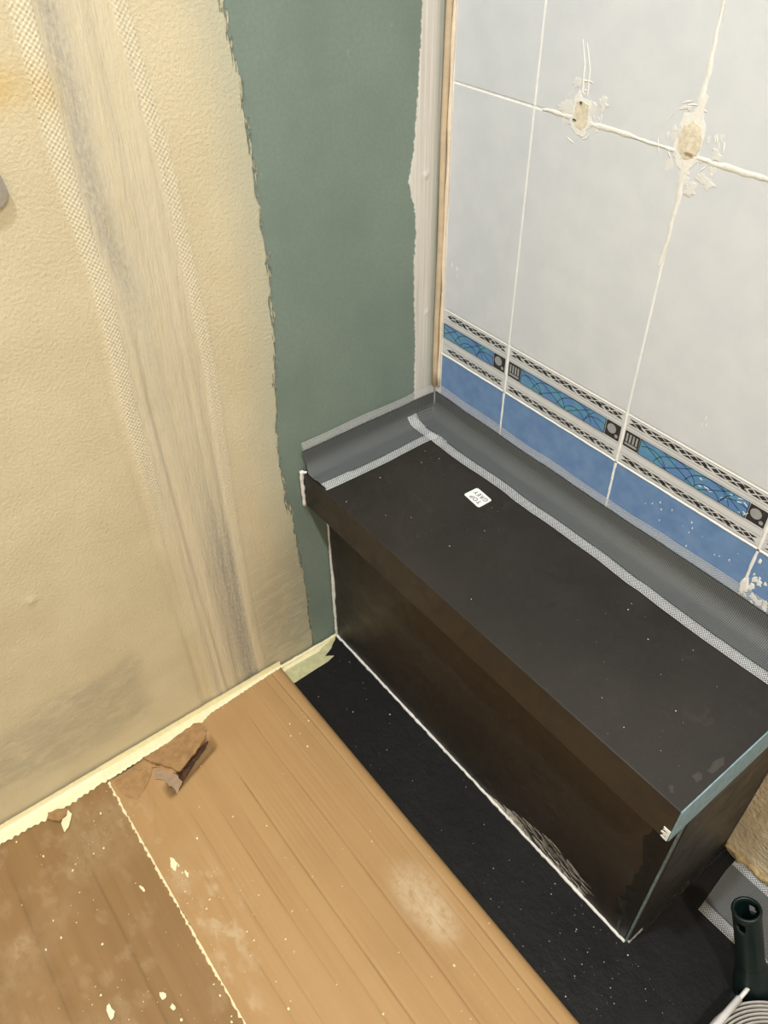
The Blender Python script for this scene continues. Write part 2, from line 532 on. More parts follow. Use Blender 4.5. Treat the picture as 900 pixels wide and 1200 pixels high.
# left wall: green moisture board, cream paint, taped seam, corner putty, as one relief surface
def build_left_wall():
    ys = np.concatenate([np.arange(-1.1, 0.0005, 0.0028), np.linspace(ROOM_Y, -1.12, 12)])
    zs = np.concatenate([np.arange(0, 1.12, 0.003), np.linspace(1.14, ROOM_Z, 24)])
    ys = np.unique(np.concatenate([np.sort(ys), [0.0]]))
    zs = np.sort(zs)
    Y, Z = np.meshgrid(ys, zs, indexing='ij')
    ye = np.interp(Z, [.032, .153, .259, .386, .493, .621, .732, .83, .922, .989, 2.4],
                   [-.261, -.262, -.272, -.281, -.284, -.272, -.267, -.272, -.274, -.283, -.29])
    ye = ye + (fbm(Z * 14, Z * 0 + 3.3, 5) - .5) * 0.012
    cream = ye - Y
    yp = np.interp(Z, [.30, .463, .536, .600, .656, .700, .726, .767, .801, .877, .962, 2.4],
                   [-.036, -.039, -.039, -.042, -.044, -.041, -.043, -.055, -.047, -.041, -.037, -.037])
    putty = Y - yp
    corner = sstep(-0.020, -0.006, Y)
    yl = np.interp(Z, [.0, .06, .30, .603, .76, .842, 1.01, 2.4], [-.458, -.460, -.466, -.472, -.4665, -.4735, -.4725, -.46])
    yr = np.interp(Z, [.0, .03, .16, .36, .62, .85, 1.0, 2.4], [-.367, -.367, -.371, -.371, -.363, -.371, -.387, -.40])
    tl = sstep(0.0105, 0.0080, np.abs(Y - yl)) * sstep(0.30, 0.55, Z)
    tr = sstep(0.0085, 0.0066, np.abs(Y - yr))
    between = sstep(-0.004, 0.010, Y - yl) * sstep(0.004, -0.008, Y - yr)
    weave = tl + tr * (0.25 + 0.6 * sstep(0.2, 0.5, Z))
    band = between
    # thin, greyish coat between the joint tapes
    g1 = sstep(.010, .018, Y - yl) * sstep(.045, .024, Y - yl) * sstep(.70, .78, Z + (fbm(Y * 60, Z * 12, 9) - .5) * .12)
    g2 = sstep(-.062, -.022, Y - yr) * sstep(-.004, -.010, Y - yr) * sstep(.48, .28, Z + (fbm(Y * 50, Z * 10, 4) - .5) * .10)
    g3 = sstep(.010, .022, Y - yl) * sstep(.060, .035, Y - yl) * sstep(.50, .60, Z) * sstep(.80, .70, Z) * .25
    grey = np.clip(g1 * .85 + g2 + g3, 0, 1)
    # pale patches low on the wall
    nz = fbm(Y * 9, Z * 16, 21)
    hz = sstep(.235, .16, Z + (nz - .5) * .10) * sstep(.045, .09, Z + (nz - .5) * .05) * sstep(-.55, -.585, Y + (nz - .5) * .08)
    hz2 = sstep(.20, .02, cream + (nz - .5) * .06) * sstep(.36, .16, Z) * sstep(-.38, -.345, Y)
    haze = np.clip(hz * .45 + hz2 * .6, 0, .7)
    yellow = np.exp(-(((Y + .512) / .028) ** 2 + ((Z - .949) / .020) ** 2)) * .75 + \
        np.exp(-(((Y + .470) / .012) ** 2 + ((Z - .94) / .018) ** 2)) * .4
    # relief (metres, out of the wall)
    h = cream * 0
    h += 0.0011 * (tl + tr)
    ridges = (fbm(Y * 90, Z * 1.6, 31, 3) - .5)
    h += ridges * 0.0040 * sstep(-.035, .0, Y - yl) * sstep(.012, -.004, Y - yr)
    h -= 0.0012 * np.exp(-((Y - yl + .016) / .006) ** 2) * sstep(.9, .5, Z)
    h += 0.0016 * np.exp(-((Y - yl - .020) / .003) ** 2) * sstep(.75, .55, Z)
    h -= 0.0016 * np.exp(-((Y - yl - .026) / .004) ** 2) * sstep(.75, .55, Z)
    h -= 0.0012 * between * sstep(-.05, -.02, Y - yr) * sstep(-.0, -.012, Y - yr)
    h += (fbm(Y * 6, Z * 6, 77, 3) - .5) * 0.003 * sstep(-.02, .06, cream)
    lump = np.exp(-(((Y + .652) / .006) ** 2 + ((Z - .393) / .007) ** 2))
    h += lump * 0.002
    h += sstep(-.001, .002, cream) * 0.0004
    h += sstep(-.001, .003, putty) * 0.0009
    bl = np.exp(-(((Y + .026) / .004) ** 2 + ((Z - .77) / .004) ** 2)) + np.exp(-(((Y + .018) / .003) ** 2 + ((Z - .575) / .004) ** 2))
    h += bl * .0018
    h -= 0.004                       # keep the relief behind the nominal wall plane
    h = np.minimum(h, -0.0002)
    P = np.stack([h, Y, Z], -1)
    uv = np.stack([Y - np.where(np.abs(Y - yl) < .02, yl, yr), Z], -1)
    o = grid_obj('wall_left', P, M['left_wall'], None,
                 dict(cream=cream, putty=putty, corner=corner, weave=np.clip(weave, 0, 1), band=band, grey=grey, haze=haze, yellow=yellow), uv)
    return struct(o)


wl = build_left_wall()

# beads of old caulk in the corner between the two walls
struct(tube('trim_1', [(0.0035 + 0.0008 * math.sin(z * 21), -0.0035, z) for z in np.arange(0.448, ROOM_Z, 0.03)], 0.0042, M['caulk_beige'], seg=10))
struct(tube('trim_2', [(0.0098 + 0.0006 * math.sin(z * 33 + 1), -0.0006, z) for z in np.arange(0.448, ROOM_Z, 0.02)],
            [0.0026 + 0.0006 * math.sin(z * 70) for z in np.arange(0.448, ROOM_Z, 0.02)], M['caulk_cream'], seg=8))


# ------------------------------------------------------------------ tiles of the right wall
def tile(name, x0, x1, z0, z1, mat, g=0.0014):
    o = box_obj(name, x0 + g, x1 - g, 0.0, 0.0030, z0 + g, z1 - g, mat, None, 0.0006, 2)
    o.parent = wr
    return o


cols = [(0.0125, X1)] + [(X1 + i * TW, X1 + (i + 1) * TW) for i in range(11)] + [(X1 + 11 * TW, ROOM_X)]
rows = [(Z2, Z1)]
z = Z1
while z < ROOM_Z - 0.02:
    rows.append((z, min(z + 0.295, ROOM_Z)))
    z += 0.295
for x0, x1 in cols:
    if x1 - x0 < 0.02:
        continue
    for z0, z1 in rows:
        tile('wall_tile', x0, x1, z0, z1, M['tile_white'])
    tile('blue_tile', x0, x1, 0.398, Z3, M['tile_blue'])


def border_print(x0, x1, o):
    """printed ornament of a border tile as a thin raised glaze"""
    V, F, I = [], [], []

    def poly(pts, mi, lift):
        b = len(V)
        n = len(pts)
        V.extend([(p[0], -lift, p[1]) for p in pts])
        F.append(tuple(range(b, b + n)))
        I.append(mi)

    def rect(a, b, c, d, mi, lift):
        poly([(a, c), (b, c), (b, d), (a, d)], mi, lift)

    def strip(pts, w, mi, lift):
        for p, q in zip(pts[:-1], pts[1:]):
            dx, dz = q[0] - p[0], q[1] - p[1]
            l = math.hypot(dx, dz) or 1
            nx, nz = -dz / l * w / 2, dx / l * w / 2
            poly([(p[0] - nx, p[1] - nz), (q[0] - nx, q[1] - nz), (q[0] + nx, q[1] + nz), (p[0] + nx, p[1] + nz)], mi, lift)
    tx0 = x1 - TW                          # the full tile's left edge (first column is cut)
    a, b = x0 + 0.003, x1 - 0.003
    BL, GR, LN, BU, GV = 0, 1, 2, 3, 4
    rnd = random.Random(11)
    # two lattice bands: dark diamonds and triangles left between white strokes
    for (c, d) in ((0.5680, 0.5775), (0.5140, 0.5235)):
        x = tx0 + 0.004
        h = d - c
        k = 0
        while x < b - 0.004:
            w = 0.0150 + rnd.uniform(-0.003, 0.003)
            m = (c + d) / 2
            e = 0.0010
            tri = [
                [(x + e, c + e), (x + w - e, c + e), (x + w * .5, m - e * .6)],
                [(x + e, d - e), (x + w * .5, m + e * .6), (x + w - e, d - e)],
                [(x + w * .55 + e, m), (x + w, c + 2 * e), (x + w * 1.45 - e, m), (x + w, d - 2 * e)],
            ]
            if k % 3 == 1:
                tri[0] = [(x + e, c + e), (x + w * .8, c + e), (x + e, m)]
            for t in tri:
                if min(p[0] for p in t) > a and max(p[0] for p in t) < b:
                    poly(t, BL, 0.00025)
            x += w
            k += 1
    for zz in (0.5796, 0.5660, 0.5612, 0.5345, 0.5258, 0.5120):
        rect(a, b, zz - 0.00025, zz + 0.00025, GV, 0.0002)
    # central band
    c, d = 0.5368, 0.5592
    s = 0.022
    lx0, lx1 = tx0 + 0.0035, tx0 + 0.0035 + s
    rx1 = x1 - 0.0035
    rx0 = rx1 - s
    if lx0 >= x0:
        rect(lx0, lx1, c, d, BL, 0.0002)          # comb motif
        rect(lx0 + .002, lx1 - .002, c + .003, c + .0062, GR, 0.0004)
        for i in range(4):
            xx = lx0 + 0.0025 + i * 0.0048
            rect(xx, xx + 0.0028, c + .0075, d - .003, GR, 0.0004)
        rect(lx1 + .0003, lx1 + .0010, c, d, GR, 0.0004)
    rect(rx0, rx1, c, d, BL, 0.0002)              # dot motif
    for (ox, oz, r) in ((0.009, 0.013, 0.0068), (0.0175, 0.0055, 0.0026)):
        poly([(rx0 + ox + r * math.cos(t), c + oz + r * math.sin(t)) for t in np.linspace(0, 2 * math.pi, 18, endpoint=False)], GR, 0.0004)
    bx0, bx1 = max(a, lx1 + 0.0013), rx0 - 0.001
    rect(bx0, bx1, c, d, BU, 0.0002)

    def clip_strip(fn, t0, t1):
        run = []
        for t in np.linspace(t0, t1, 28):
            p = fn(t)
            if bx0 < p[0] < bx1 and c + .0003 < p[1] < d - .0003:
                run.append(p)
            else:
                if len(run) > 1:
                    strip(run, 0.0009, LN, 0.0004)
                run = []
        if len(run) > 1:
            strip(run, 0.0009, LN, 0.0004)
    w0 = lx1
    W = bx1 - w0
    for u, r in ((0.12, .024), (0.36, .030), (0.66, .030), (0.66, .018), (0.92, .022), (1.02, .036)):
        clip_strip(lambda t, u=u, r=r: (w0 + W * u + r * math.cos(t), c - .004 + r * math.sin(t) * .85), 0, math.pi)
    for u0, u1 in ((.0, .3), (.22, .55), (.5, .24), (.84, .58), (.74, 1.0)):
        clip_strip(lambda t, u0=u0, u1=u1: (w0 + W * (u0 + (u1 - u0) * t), d - (d - c) * t), 0, 1)
    for xx in (bx0, bx1):
        rect(xx - .0005, xx + .0005, c, d, BL, 0.0005)
    rect(bx0, bx1, d - .0005, d + .0002, LN, 0.0005)
    rect(bx0, bx1, c - .0002, c + .0005, LN, 0.0005)
    p = mesh_obj('ornament', V, [f[::1] for f in F], [M['print_black'], M['print_grey'], M['print_line'], M['print_blue'], M['print_groove']], o, I)
    p['label'] = 'black lattice and blue ornament glazed on the border tile'
    return p


for x0, x1 in cols:
    if x1 - x0 > 0.05:
        t = tile('border_tile', x0, x1, Z3, Z2, M['tile_border'])
        border_print(x0, x1, t)

# bare plaster on the wall beside the bench, below the tiles
ys = np.linspace(L + 0.0005, ROOM_X - 0.01, 300)
zs = np.linspace(0.001, 0.397, 60)
YY, ZZ = np.meshgrid(ys, zs, indexing='ij')
hh = -0.001 - 0.003 * fbm(YY * 30, ZZ * 30, 3) - 0.005 * sstep(.05, .012, ZZ) * fbm(YY * 70, ZZ * 90, 8)
grid_obj('plaster_patch', np.stack([YY, hh, ZZ], -1), M['plaster'], wr, flip=False)
rg = random.Random(5)
pe = []
for i in range(46):
    pe.append((L + 0.002 + i * 0.005, -0.004 - rg.random() * 0.003, 0.012 + rg.random() * 0.005))
tube('plaster_crumbs', pe, [0.003 + rg.random() * 0.0035 for _ in pe], M['plaster_edge'], wr, seg=7)


# wall fillers, grout strokes and smears (in front of the tile glaze)
def onwall(lift=0.0):
    return lambda a, b, h: (a, -h - lift, b)


rg = random.Random(21)


def lump(cx, cz, rx, rz, name, mat, thick, n=18, seed=1, lift=0.0, bulge=0.0, jag=0.22):
    r = random.Random(seed)
    pts = []
    for k in range(n):
        t = 2 * math.pi * k / n
        s = 1 + r.uniform(-jag, jag)
        pts.append((cx + rx * s * math.cos(t), cz + rz * s * math.sin(t)))
    return blob(name, pts, thick, mat, wr, onwall(lift), bulge)


# square hole at x=.213 on the joint, round hole at the joint crossing
blob('grout_patch', [(.2005, .898), (.2055, .905), (.2105, .899), (.2215, .8985), (.2250, .894), (.2262, .874), (.2200, .870), (.2195, .862), (.2090, .863), (.2010, .869), (.1990, .885)],
     0.0005, M['smear'], wr, onwall(), 0, 0.0010, 2, rg)
blob('filler_patch', [(.2040, .894), (.2115, .8965), (.2200, .8935), (.2215, .884), (.2205, .874), (.2150, .869), (.2065, .871), (.2030, .880)],
     0.0010, M['filler'], wr, onwall(0.0002), -0.0006, 0.0008, 2, rg)
lump(.2105, .8945, .0016, .0012, 'filler_hole', M['print_black'], 0.0006, 8, 3, 0.0015)
lump(.2045, .8770, .0030, .0008, 'filler_hole', M['print_black'], 0.0006, 8, 4, 0.0012)
blob('grout_patch', [(.3300, .899), (.3330, .910), (.3420, .914), (.3470, .930), (.3520, .928), (.3520, .912), (.3565, .905), (.3585, .890), (.3570, .872), (.3480, .862), (.3420, .862), (.3330, .868), (.3280, .880)],
     0.0005, M['smear'], wr, onwall(), 0, 0.0014, 2, rg)
blob('filler_patch', [(.3360, .902), (.3440, .906), (.3520, .903), (.3570, .893), (.3560, .880), (.3500, .874), (.3420, .873), (.3350, .880), (.3325, .892)],
     0.0010, M['filler'], wr, onwall(0.0002), 0.0001, 0.0012, 2, rg)
lump(.3480, .8785, .0045, .0010, 'filler_hole', M['card_inner'], 0.0006, 9, 5, 0.0018)


def stroke(name, pts, w, mat, seed, thick=0.0004, parent=wr, fn=None):
    r = random.Random(seed)
    out = []
    lo = []
    sub = []
    for a, b in zip(pts[:-1], pts[1:]):
        nseg = max(2, int(math.hypot(b[0] - a[0], b[1] - a[1]) / 0.006))
        for k in range(nseg):
            t = k / nseg
            ww = a[2] + (b[2] - a[2]) * t if len(a) > 2 else w
            sub.append((a[0] + (b[0] - a[0]) * t, a[1] + (b[1] - a[1]) * t, ww))
    a = pts[-1]
    sub.append((a[0], a[1], a[2] if len(a) > 2 else w))
    fn = fn or onwall()
    V, F = [], []
    for i, p in enumerate(sub):
        q0, q1 = sub[max(i - 1, 0)], sub[min(i + 1, len(sub) - 1)]
        dx, dz = q1[0] - q0[0], q1[1] - q0[1]
        l = math.hypot(dx, dz) or 1
        nx, nz = -dz / l, dx / l
        w0, w1 = p[2] * r.uniform(.22, .50), p[2] * r.uniform(.22, .50)
        V += [fn(p[0] + nx * w0, p[1] + nz * w0, -0.0004), fn(p[0] + nx * w0 * .7, p[1] + nz * w0 * .7, thick),
              fn(p[0] - nx * w1 * .7, p[1] - nz * w1 * .7, thick), fn(p[0] - nx * w1, p[1] - nz * w1, -0.0004)]
    for i in range(len(sub) - 1):
        for k in range(3):
            F.append((i * 4 + k, i * 4 + k + 1, i * 4 + 5 + k, i * 4 + 4 + k))
    return mesh_obj(name, V, F, mat, parent, smooth=True)


ZJ = Z1
stroke('grout_stroke', [(.158, ZJ, .004), (.172, ZJ + .001, .007), (.200, ZJ, .009)], .006, M['smear'], 1)
stroke('grout_stroke', [(.224, ZJ, .009), (.262, ZJ + .001, .008), (.300, ZJ, .005), (.332, ZJ, .006)], .006, M['smear'], 2)
stroke('grout_stroke', [(.356, ZJ, .006), (.380, ZJ - .001, .009), (.460, ZJ, .007), (.60, ZJ, .007)], .006, M['smear'], 3)
stroke('grout_stroke', [(X1 + TW, .905, .012), (X1 + TW + .001, .935, .010), (X1 + TW, .985, .004), (X1 + TW, 1.02, .007), (X1 + TW, 1.05, .003)], .006, M['smear'], 4)
stroke('grout_stroke', [(X1 + TW, .868, .012), (X1 + TW, .835, .009), (X1 + TW - .001, .785, .006), (X1 + TW - .004, .765, .004)], .006, M['smear'], 5)
stroke('grout_stroke', [(.2000, .950, .002), (.2070, .930, .0028), (.2090, .903, .005)], .004, M['smear'], 6)
stroke('grout_stroke', [(.2060, .948, .002), (.2150, .925, .003), (.2160, .902, .003)], .003, M['smear'], 7)
# thin wiped smears around the fillers
rs = random.Random(33)
for k in range(44):
    cx, cz, sx = ((.212, .886, .024), (.346, .888, .026), (.358, .866, .016))[k % 3]
    ang, rr = rs.uniform(0, 2 * math.pi), rs.uniform(.5, 1.25)
    s = rs.uniform(.002, .007)
    lump(cx + math.cos(ang) * sx * rr, cz + math.sin(ang) * sx * rr, s * rs.uniform(.5, 1.3), s, 'grout_smear', M['smear_thin'], 0.00012 + k * 0.000012, 13, 500 + k, 0, 0, .5)
for (cx, cz, sx, sz, cnt) in ((.212, .885, .026, .028, 14), (.345, .888, .032, .032, 18), (.362, .862, .014, .014, 9)):
    for k in range(cnt):
        ang = rs.uniform(0, 2 * math.pi)
        rr = rs.uniform(.75, 1.15)
        x, zc = cx + math.cos(ang) * sx * rr, cz + math.sin(ang) * sz * rr
        da = rs.uniform(.15, .4)
        pts = [(cx + math.cos(ang + da * u) * sx * rr, cz + math.sin(ang + da * u) * sz * rr, .0012 + .0016 * (1 - abs(2 * u - 1))) for u in (0, .5, 1)]
        stroke('grout_smear', pts, .001, M['smear'], k, 0.0003)
for (cx, cz, s, seed) in ((.026, .652, .004, 1), (.036, .650, .004, 2), (.037, .640, .003, 3), (.442, .628, .003, 4), (.4445, .620, .002, 5), (.4400, .618, .002, 6)):
    lump(cx, cz, s * .35, s, 'grout_smear', M['smear'], 0.0003, 9, seed)
# smears on the damaged blue tile and on the border at the photo's right edge
for k in range(34):
    x, zc = rs.uniform(.552, .60), rs.uniform(.425, .502)
    s = rs.uniform(.0015, .005)
    lump(x, zc, s * rs.uniform(.4, 1), s, 'grout_smear', M['smear'], 0.0004 + k * 0.00002, 9, 100 + k, 0, 0, .45)
lump(.5475, .452, .005, .013, 'grout_patch', M['smear'], 0.0022, 14, 77)
for k in range(16):
    x, zc = rs.uniform(.44, .52), rs.uniform(.540, .557)
    stroke('grout_smear', [(x, zc, .0012), (x + rs.uniform(.002, .006), zc + rs.uniform(-.003, .003), .0006)], .001, M['smear'], k, 0.0007)
for k in range(16):
    x, zc = rs.uniform(.40, .54), rs.uniform(.452, .49)
    s = rs.uniform(.0006, .002)
    lump(x, zc, s * .5, s, 'grout_smear', M['smear'], 0.0003, 7, 300 + k)
# thicker joints in the border and blue row
for i in range(3):
    x = X1 + i * TW
    stroke('grout_stroke', [(x, .584, .0045), (x, .545, .0065), (x, .508, .0055), (x, .445, .0042)], .005, M['grout'], 40 + i, 0.0006)
stroke('grout_stroke', [(.012, Z3 - .0005, .004), (.25, Z3, .003), (.60, Z3, .0045)], .004, M['grout'], 51, 0.0006)

# ------------------------------------------------------------------ the bench
bench = thing('bench', (L / 2, -D / 2, 0), 'black boxed-in bench with overhanging seat slab under the blue border tiles', 'bench')
XG = 0.0008
slab = box_obj('seat_slab', XG, L - 0.001, -D - OV, -0.0015, H - T, H, M['board'], None, 0.0012, 2)
slab['label'] = 'black coated seat slab'
foam = box_obj('foam_edge', L - 0.001, L + 0.0006, -D - OV + 0.0006, -0.0015, H - T + 0.0015, H - 0.0006, M['foam'], None, 0.0003, 1)
foam['label'] = 'pale blue cut foam edge of the slab'
front = box_obj('front_panel', XG, L - 0.006, -D, -D + 0.018, 0.0, H - T, M['board'], None, 0.0006, 1)
endp = box_obj('end_panel', L - 0.020, L - 0.0005, -D + 0.004, -0.0015, 0.0, H - T, M['board'], None, 0.0006, 1)
cut = box_obj('panel_edge', L - 0.0052, L - 0.0026, -D - 0.0006, -D + 0.006, 0.0, H - T, M['foam_dirty'], None, 0.0006, 1)
cut['label'] = 'pale blue cut edge of the panel'
adopt(bench, slab, front, endp, cut)
adopt(bench, foam)
# slab edge shreds at the front corner
rs = random.Random(3)
shr = []
for k in range(12):
    z0 = H - T + 0.002 + k * 0.0016
    shr.append(stroke('foam_shred', [(L - 0.001, z0), (L - 0.006 - rs.random() * .004, z0 - .003 + rs.random() * .005)], .0014, M['sealant'], k, 0.0008, None,
                      lambda a, b, h: (a, -D - OV - h - .0002, b)))
adopt(bench, *shr)


def bead(name, p0, p1, r0, r1, seed, n=70, axis=None, mat='sealant', wob=0.0006):
    r = random.Random(seed)
    pts, rad = [], []
    for i in range(n + 1):
        t = i / n
        pts.append(tuple(p0[k] + (p1[k] - p0[k]) * t + r.uniform(-wob, wob) * (k != 0) for k in range(3)))
        rad.append((r0 + (r1 - r0) * t) * r.uniform(.8, 1.2))
    return tube(name, pts, rad, M[mat], None, 8)


b1 = bead('sealant_bead', (0.001, -D - .001, .0012), (L - .004, -D - .001, .0012), .0026, .0024, 1, 130)
b2 = bead('sealant_bead', (.0016, -D - .001, .003), (.0016, -D - .001, H - T), .0028, .0018, 2, 60)
b3 = bead('sealant_bead', (.0010, -D - OV - .0022, H - T - .001), (.0010, -D - OV - .0030, H + .004), .0026, .0032, 3, 14)
b4 = bead('sealant_bead', (.001, -D - OV - .0022, H + .0035), (.006, -D - OV + .004, H + .0015), .0026, .0018, 4, 6)
b5 = bead('sealant_bead', (L - .001, -D + .002, .0012), (L - .001, -.004, .0012), .0020, .0024, 5, 60, mat='print_groove')
adopt(bench, b1, b2, b3, b4, b5)
# long blob where the left bead was smeared on the panel
sm = blob('sealant_smear', [(.0005, .16), (.004, .17), (.0065, .145), (.006, .11), (.003, .09), (.0005, .09)], .0012, M['sealant'], None, lambda a, b, h: (a, -D - h, b), 0, .0006, 3)
adopt(bench, sm)
# wiped white streaks on the front panel
rs = random.Random(17)
V, F = [], []
for k in range(210):
    x = rs.uniform(.40, .585)
    top = .008 + .045 * math.sin(max(0, min(1, (x - .40) / .185)) * math.pi * .75) ** 1.3
    zc = rs.uniform(.003, top)
    ln = rs.uniform(.006, .024)
    w = rs.uniform(.0003, .0008) * (1.6 if zc < .02 else 1)
    dx, dz = .93, -.16 + rs.uniform(-.22, .22)
    b = len(V)
    y = -D - .0003 - rs.random() * .0002
    V += [(x, y, zc - w), (x + dx * ln, y, zc + dz * ln - w * .3), (x + dx * ln, y, zc + dz * ln + w * .3), (x, y, zc + w)]
    F.append((b, b + 1, b + 2, b + 3))
V = [(v[0], v[1], max(v[2], .001)) for v in V]
stq = mesh_obj('sealant_streaks', V, F, M['sealant_streak'])
stq['kind'] = 'stuff'
adopt(bench, stq)
# black sealant spread by trowel along the front corner
rt = random.Random(9)
outl, outr = [], []
for i in range(26):
    z = .010 + i * (.318 - .010) / 25
    w = np.interp(z, [.0, .06, .12, .18, .22, .26, .32], [.012, .026, .026, .018, .030, .024, .014]) * rt.uniform(.75, 1.2)
    outl.append((L - .006 - w, z))
    outr.append((L - .0065, z))
V, F = [], []
for i, (a, b) in enumerate(zip(outl, outr)):
    for k in range(5):
        t = k / 4
        V.append((a[0] + (b[0] - a[0]) * t, -D - .0002 - (.0016 * math.sin(math.pi * min(1, t * 1.2)) * rt.uniform(.5, 1.4) if 0 < k < 4 else 0), a[1] + rt.uniform(-.001, .001)))
for i in range(25):
    for k in range(4):
        F.append((i * 5 + k, i * 5 + k + 1, i * 5 + 6 + k, i * 5 + 5 + k))
tar = mesh_obj('black_sealant', V, F, M['tar'], smooth=True)
adopt(bench, tar)
tarb = bead('black_sealant', (L + .001, -D + .03, .0012), (L + .001, -.004, .0012), .0028, .0045, 8, 40, mat='tar', wob=.0008)
adopt(bench, tarb)
# pale scuffs on the seat: a finger mark near the right end
scm = plain('dusty_scuff', lin(58, 53, 46), 0.75, 0.15, 200, 0)
for pts in ([(.648, -.212), (.647, -.203), (.652, -.200), (.656, -.206), (.654, -.213)],
            [(.652, -.194), (.651, -.175), (.655, -.167), (.659, -.174), (.658, -.193)],
            [(.639, -.237), (.642, -.234), (.648, -.240), (.645, -.243)]):
    s = blob('scuff', pts, .00025, scm, None, lambda a, b, h: (a, b, H + h), 0, .0010, 3, rs)
    adopt(bench, s)


# ------------------------------------------------------------------ sealing tapes
def surf_tape(name, label, s0, s1, ulen, fsurf, group, edge=0.014, du=0.004, origin=(0, 0, 0), u0=0.0, startfn=None):
    """fsurf(u, s) -> xyz arrays; u along the tape (0..ulen), s across (s0..s1); net on both edges"""
    root = thing(name, origin, label, 'tape', group)
    us = np.arange(0, ulen + 1e-6, du)
    ss = np.linspace(s0 + edge, s1 - edge, 30)
    U, S = np.meshgrid(us, ss, indexing='ij')
    P = fsurf(U, S)
    m = grid_obj('membrane', P, M['membrane'], None, uv=np.stack([U, S], -1))
    adopt(root, m)
    m['label'] = 'grey dimpled membrane'
    for a, b in ((s0, s0 + edge + .0015), (s1 - edge - .0015, s1)):
        V, F = [], []
        per, w = 0.0030, 0.00048

        def strand(p0, p1, nn):
            base = len(V)
            t = np.linspace(0, 1, nn)
            u = p0[0] + (p1[0] - p0[0]) * t
            s = p0[1] + (p1[1] - p0[1]) * t
            dx, ds = p1[0] - p0[0], p1[1] - p0[1]
            l = math.hypot(dx, ds)
            nu_, ns_ = -ds / l * w / 2, dx / l * w / 2
            A = fsurf(np.clip(u + nu_, 0, ulen), np.clip(s + ns_, a, b))
            B = fsurf(np.clip(u - nu_, 0, ulen), np.clip(s - ns_, a, b))
            for q0, q1 in zip(A, B):
                V.append(tuple(q0))
                V.append(tuple(q1))
            for i in range(nn - 1):
                F.append((base + 2 * i, base + 2 * i + 1, base + 2 * i + 3, base + 2 * i + 2))
        wd = b - a
        u = -wd
        while u < ulen + wd:
            for sg in (1, -1):
                p0, p1 = [u, a], [u + wd, b]
                if sg < 0:
                    p0, p1 = [u + wd, a], [u, b]
                # clip to 0..ulen
                def cl(p, q):
                    for (pp, qq) in ((p, q), (q, p)):
                        for lim in (0, ulen):
                            if (lim == 0 and pp[0] < 0) or (lim == ulen and pp[0] > ulen):
                                t = (lim - pp[0]) / (qq[0] - pp[0])
                                pp[1] += (qq[1] - pp[1]) * t
                                pp[0] = lim
                if (p0[0] < 0 and p1[0] < 0) or (p0[0] > ulen and p1[0] > ulen):
                    continue
                cl(p0, p1)
                if abs(p0[0] - p1[0]) > 1e-4:
                    strand(p0, p1, 4)
            u += per
        # selvedge threads
        for s in (a + w / 2, b - w / 2):
            strand([0, s], [ulen, s], max(3, int(ulen / .008)))
        e = mesh_obj('mesh_edge', V, F, M['net'])
        e['label'] = 'white open mesh strip'
        adopt(root, e)
    return root


COVE = 0.020


def cove(S, up, r=COVE):
    """arc-length profile: S<up runs down the wall, then an arc, then out on the seat; returns (out, height)"""
    arc = r * math.pi / 2
    w = up - r
    t = np.clip((S - w) / arc, 0, 1) * math.pi / 2
    out = np.where(S < w, 0, np.where(S < w + arc, r - r * np.cos(t), r + (S - w - arc)))
    hgt = np.where(S < w, up - S, np.where(S < w + arc, r - r * np.sin(t), 0))
    return out, hgt


UP = 0.052


def surf_left(U, S):
    out, hg = cove(S, UP)
    wob = (vnoise(U * 28, U * 0 + 2.2, 3) - .5) * .003
    end = (np.minimum(U, .03) / .03)
    y = -0.247 + U * (0.244 / 0.244) + (1 - end) * (vnoise(S * 130, S * 0, 6) - .5) * .006
    # frayed, slightly lifted front end
    lift = .002 * (1 - np.clip(U / .05, 0, 1)) ** 2
    z = H + .0010 + hg + wob * np.clip(1 - S / .03, 0, 1) + np.where(out > .02, lift, 0)
    x = .0012 + out + wob * np.clip((S - .06) / .03, 0, 1)
    return np.stack([x, y, z], -1)


surf_tape('sealing_tape', 'short grey sealing tape with mesh edges between bench seat and green wall', 0, 0.0995, 0.244, surf_left,
          'sealing tapes around the bench', 0.0145)


def surf_right(U, S):
    out, hg = cove(S, UP)
    x = .0030 + U
    # cut at a slant where it laps over the other tape
    t = np.arccos(np.clip(1 - np.clip(x - .0012, 0, COVE) / COVE, 0, 1))
    over = COVE - COVE * np.sin(t)                      # height of the other tape's cove under it
    wob = (vnoise(U * 16, U * 0 + 9.1, 13) - .5) * .005 + (vnoise(U * 60, U * 0 + 1.1, 14) - .5) * .0014
    z = H + .0016 + np.maximum(hg, over * np.clip(1 - hg / .03, 0, 1)) + sstep(.070, .055, x) * .0012 + wob * np.clip(1 - S / .03, 0, 1)
    y = -.0012 - out - wob * np.clip((S - .055) / .03, 0, 1)
    return np.stack([x, y, z], -1)


surf_tape('sealing_tape', 'long grey sealing tape with mesh edges between bench seat and blue tiles', 0, 0.0975, L - .004, surf_right,
          'sealing tapes around the bench', 0.0150)


def surf_floor(U, S):
    out, hg = cove(S, .012, .010)
    wob = (vnoise(U * 20, U * 0 + 4.4, 23) - .5) * .002
    x = L + .022 + U + np.clip((S - .03) / .07, 0, 1) * .008
    y = -.006 - out + np.where(S > .09, wob, 0)
    z = .0012 + hg * .9
    return np.stack([x, y, z], -1)


surf_tape('sealing_tape', 'grey sealing tape lying on the black floor beyond the end of the bench', 0, 0.106, 0.75, surf_floor,
          'sealing tapes around the bench', 0.0160)

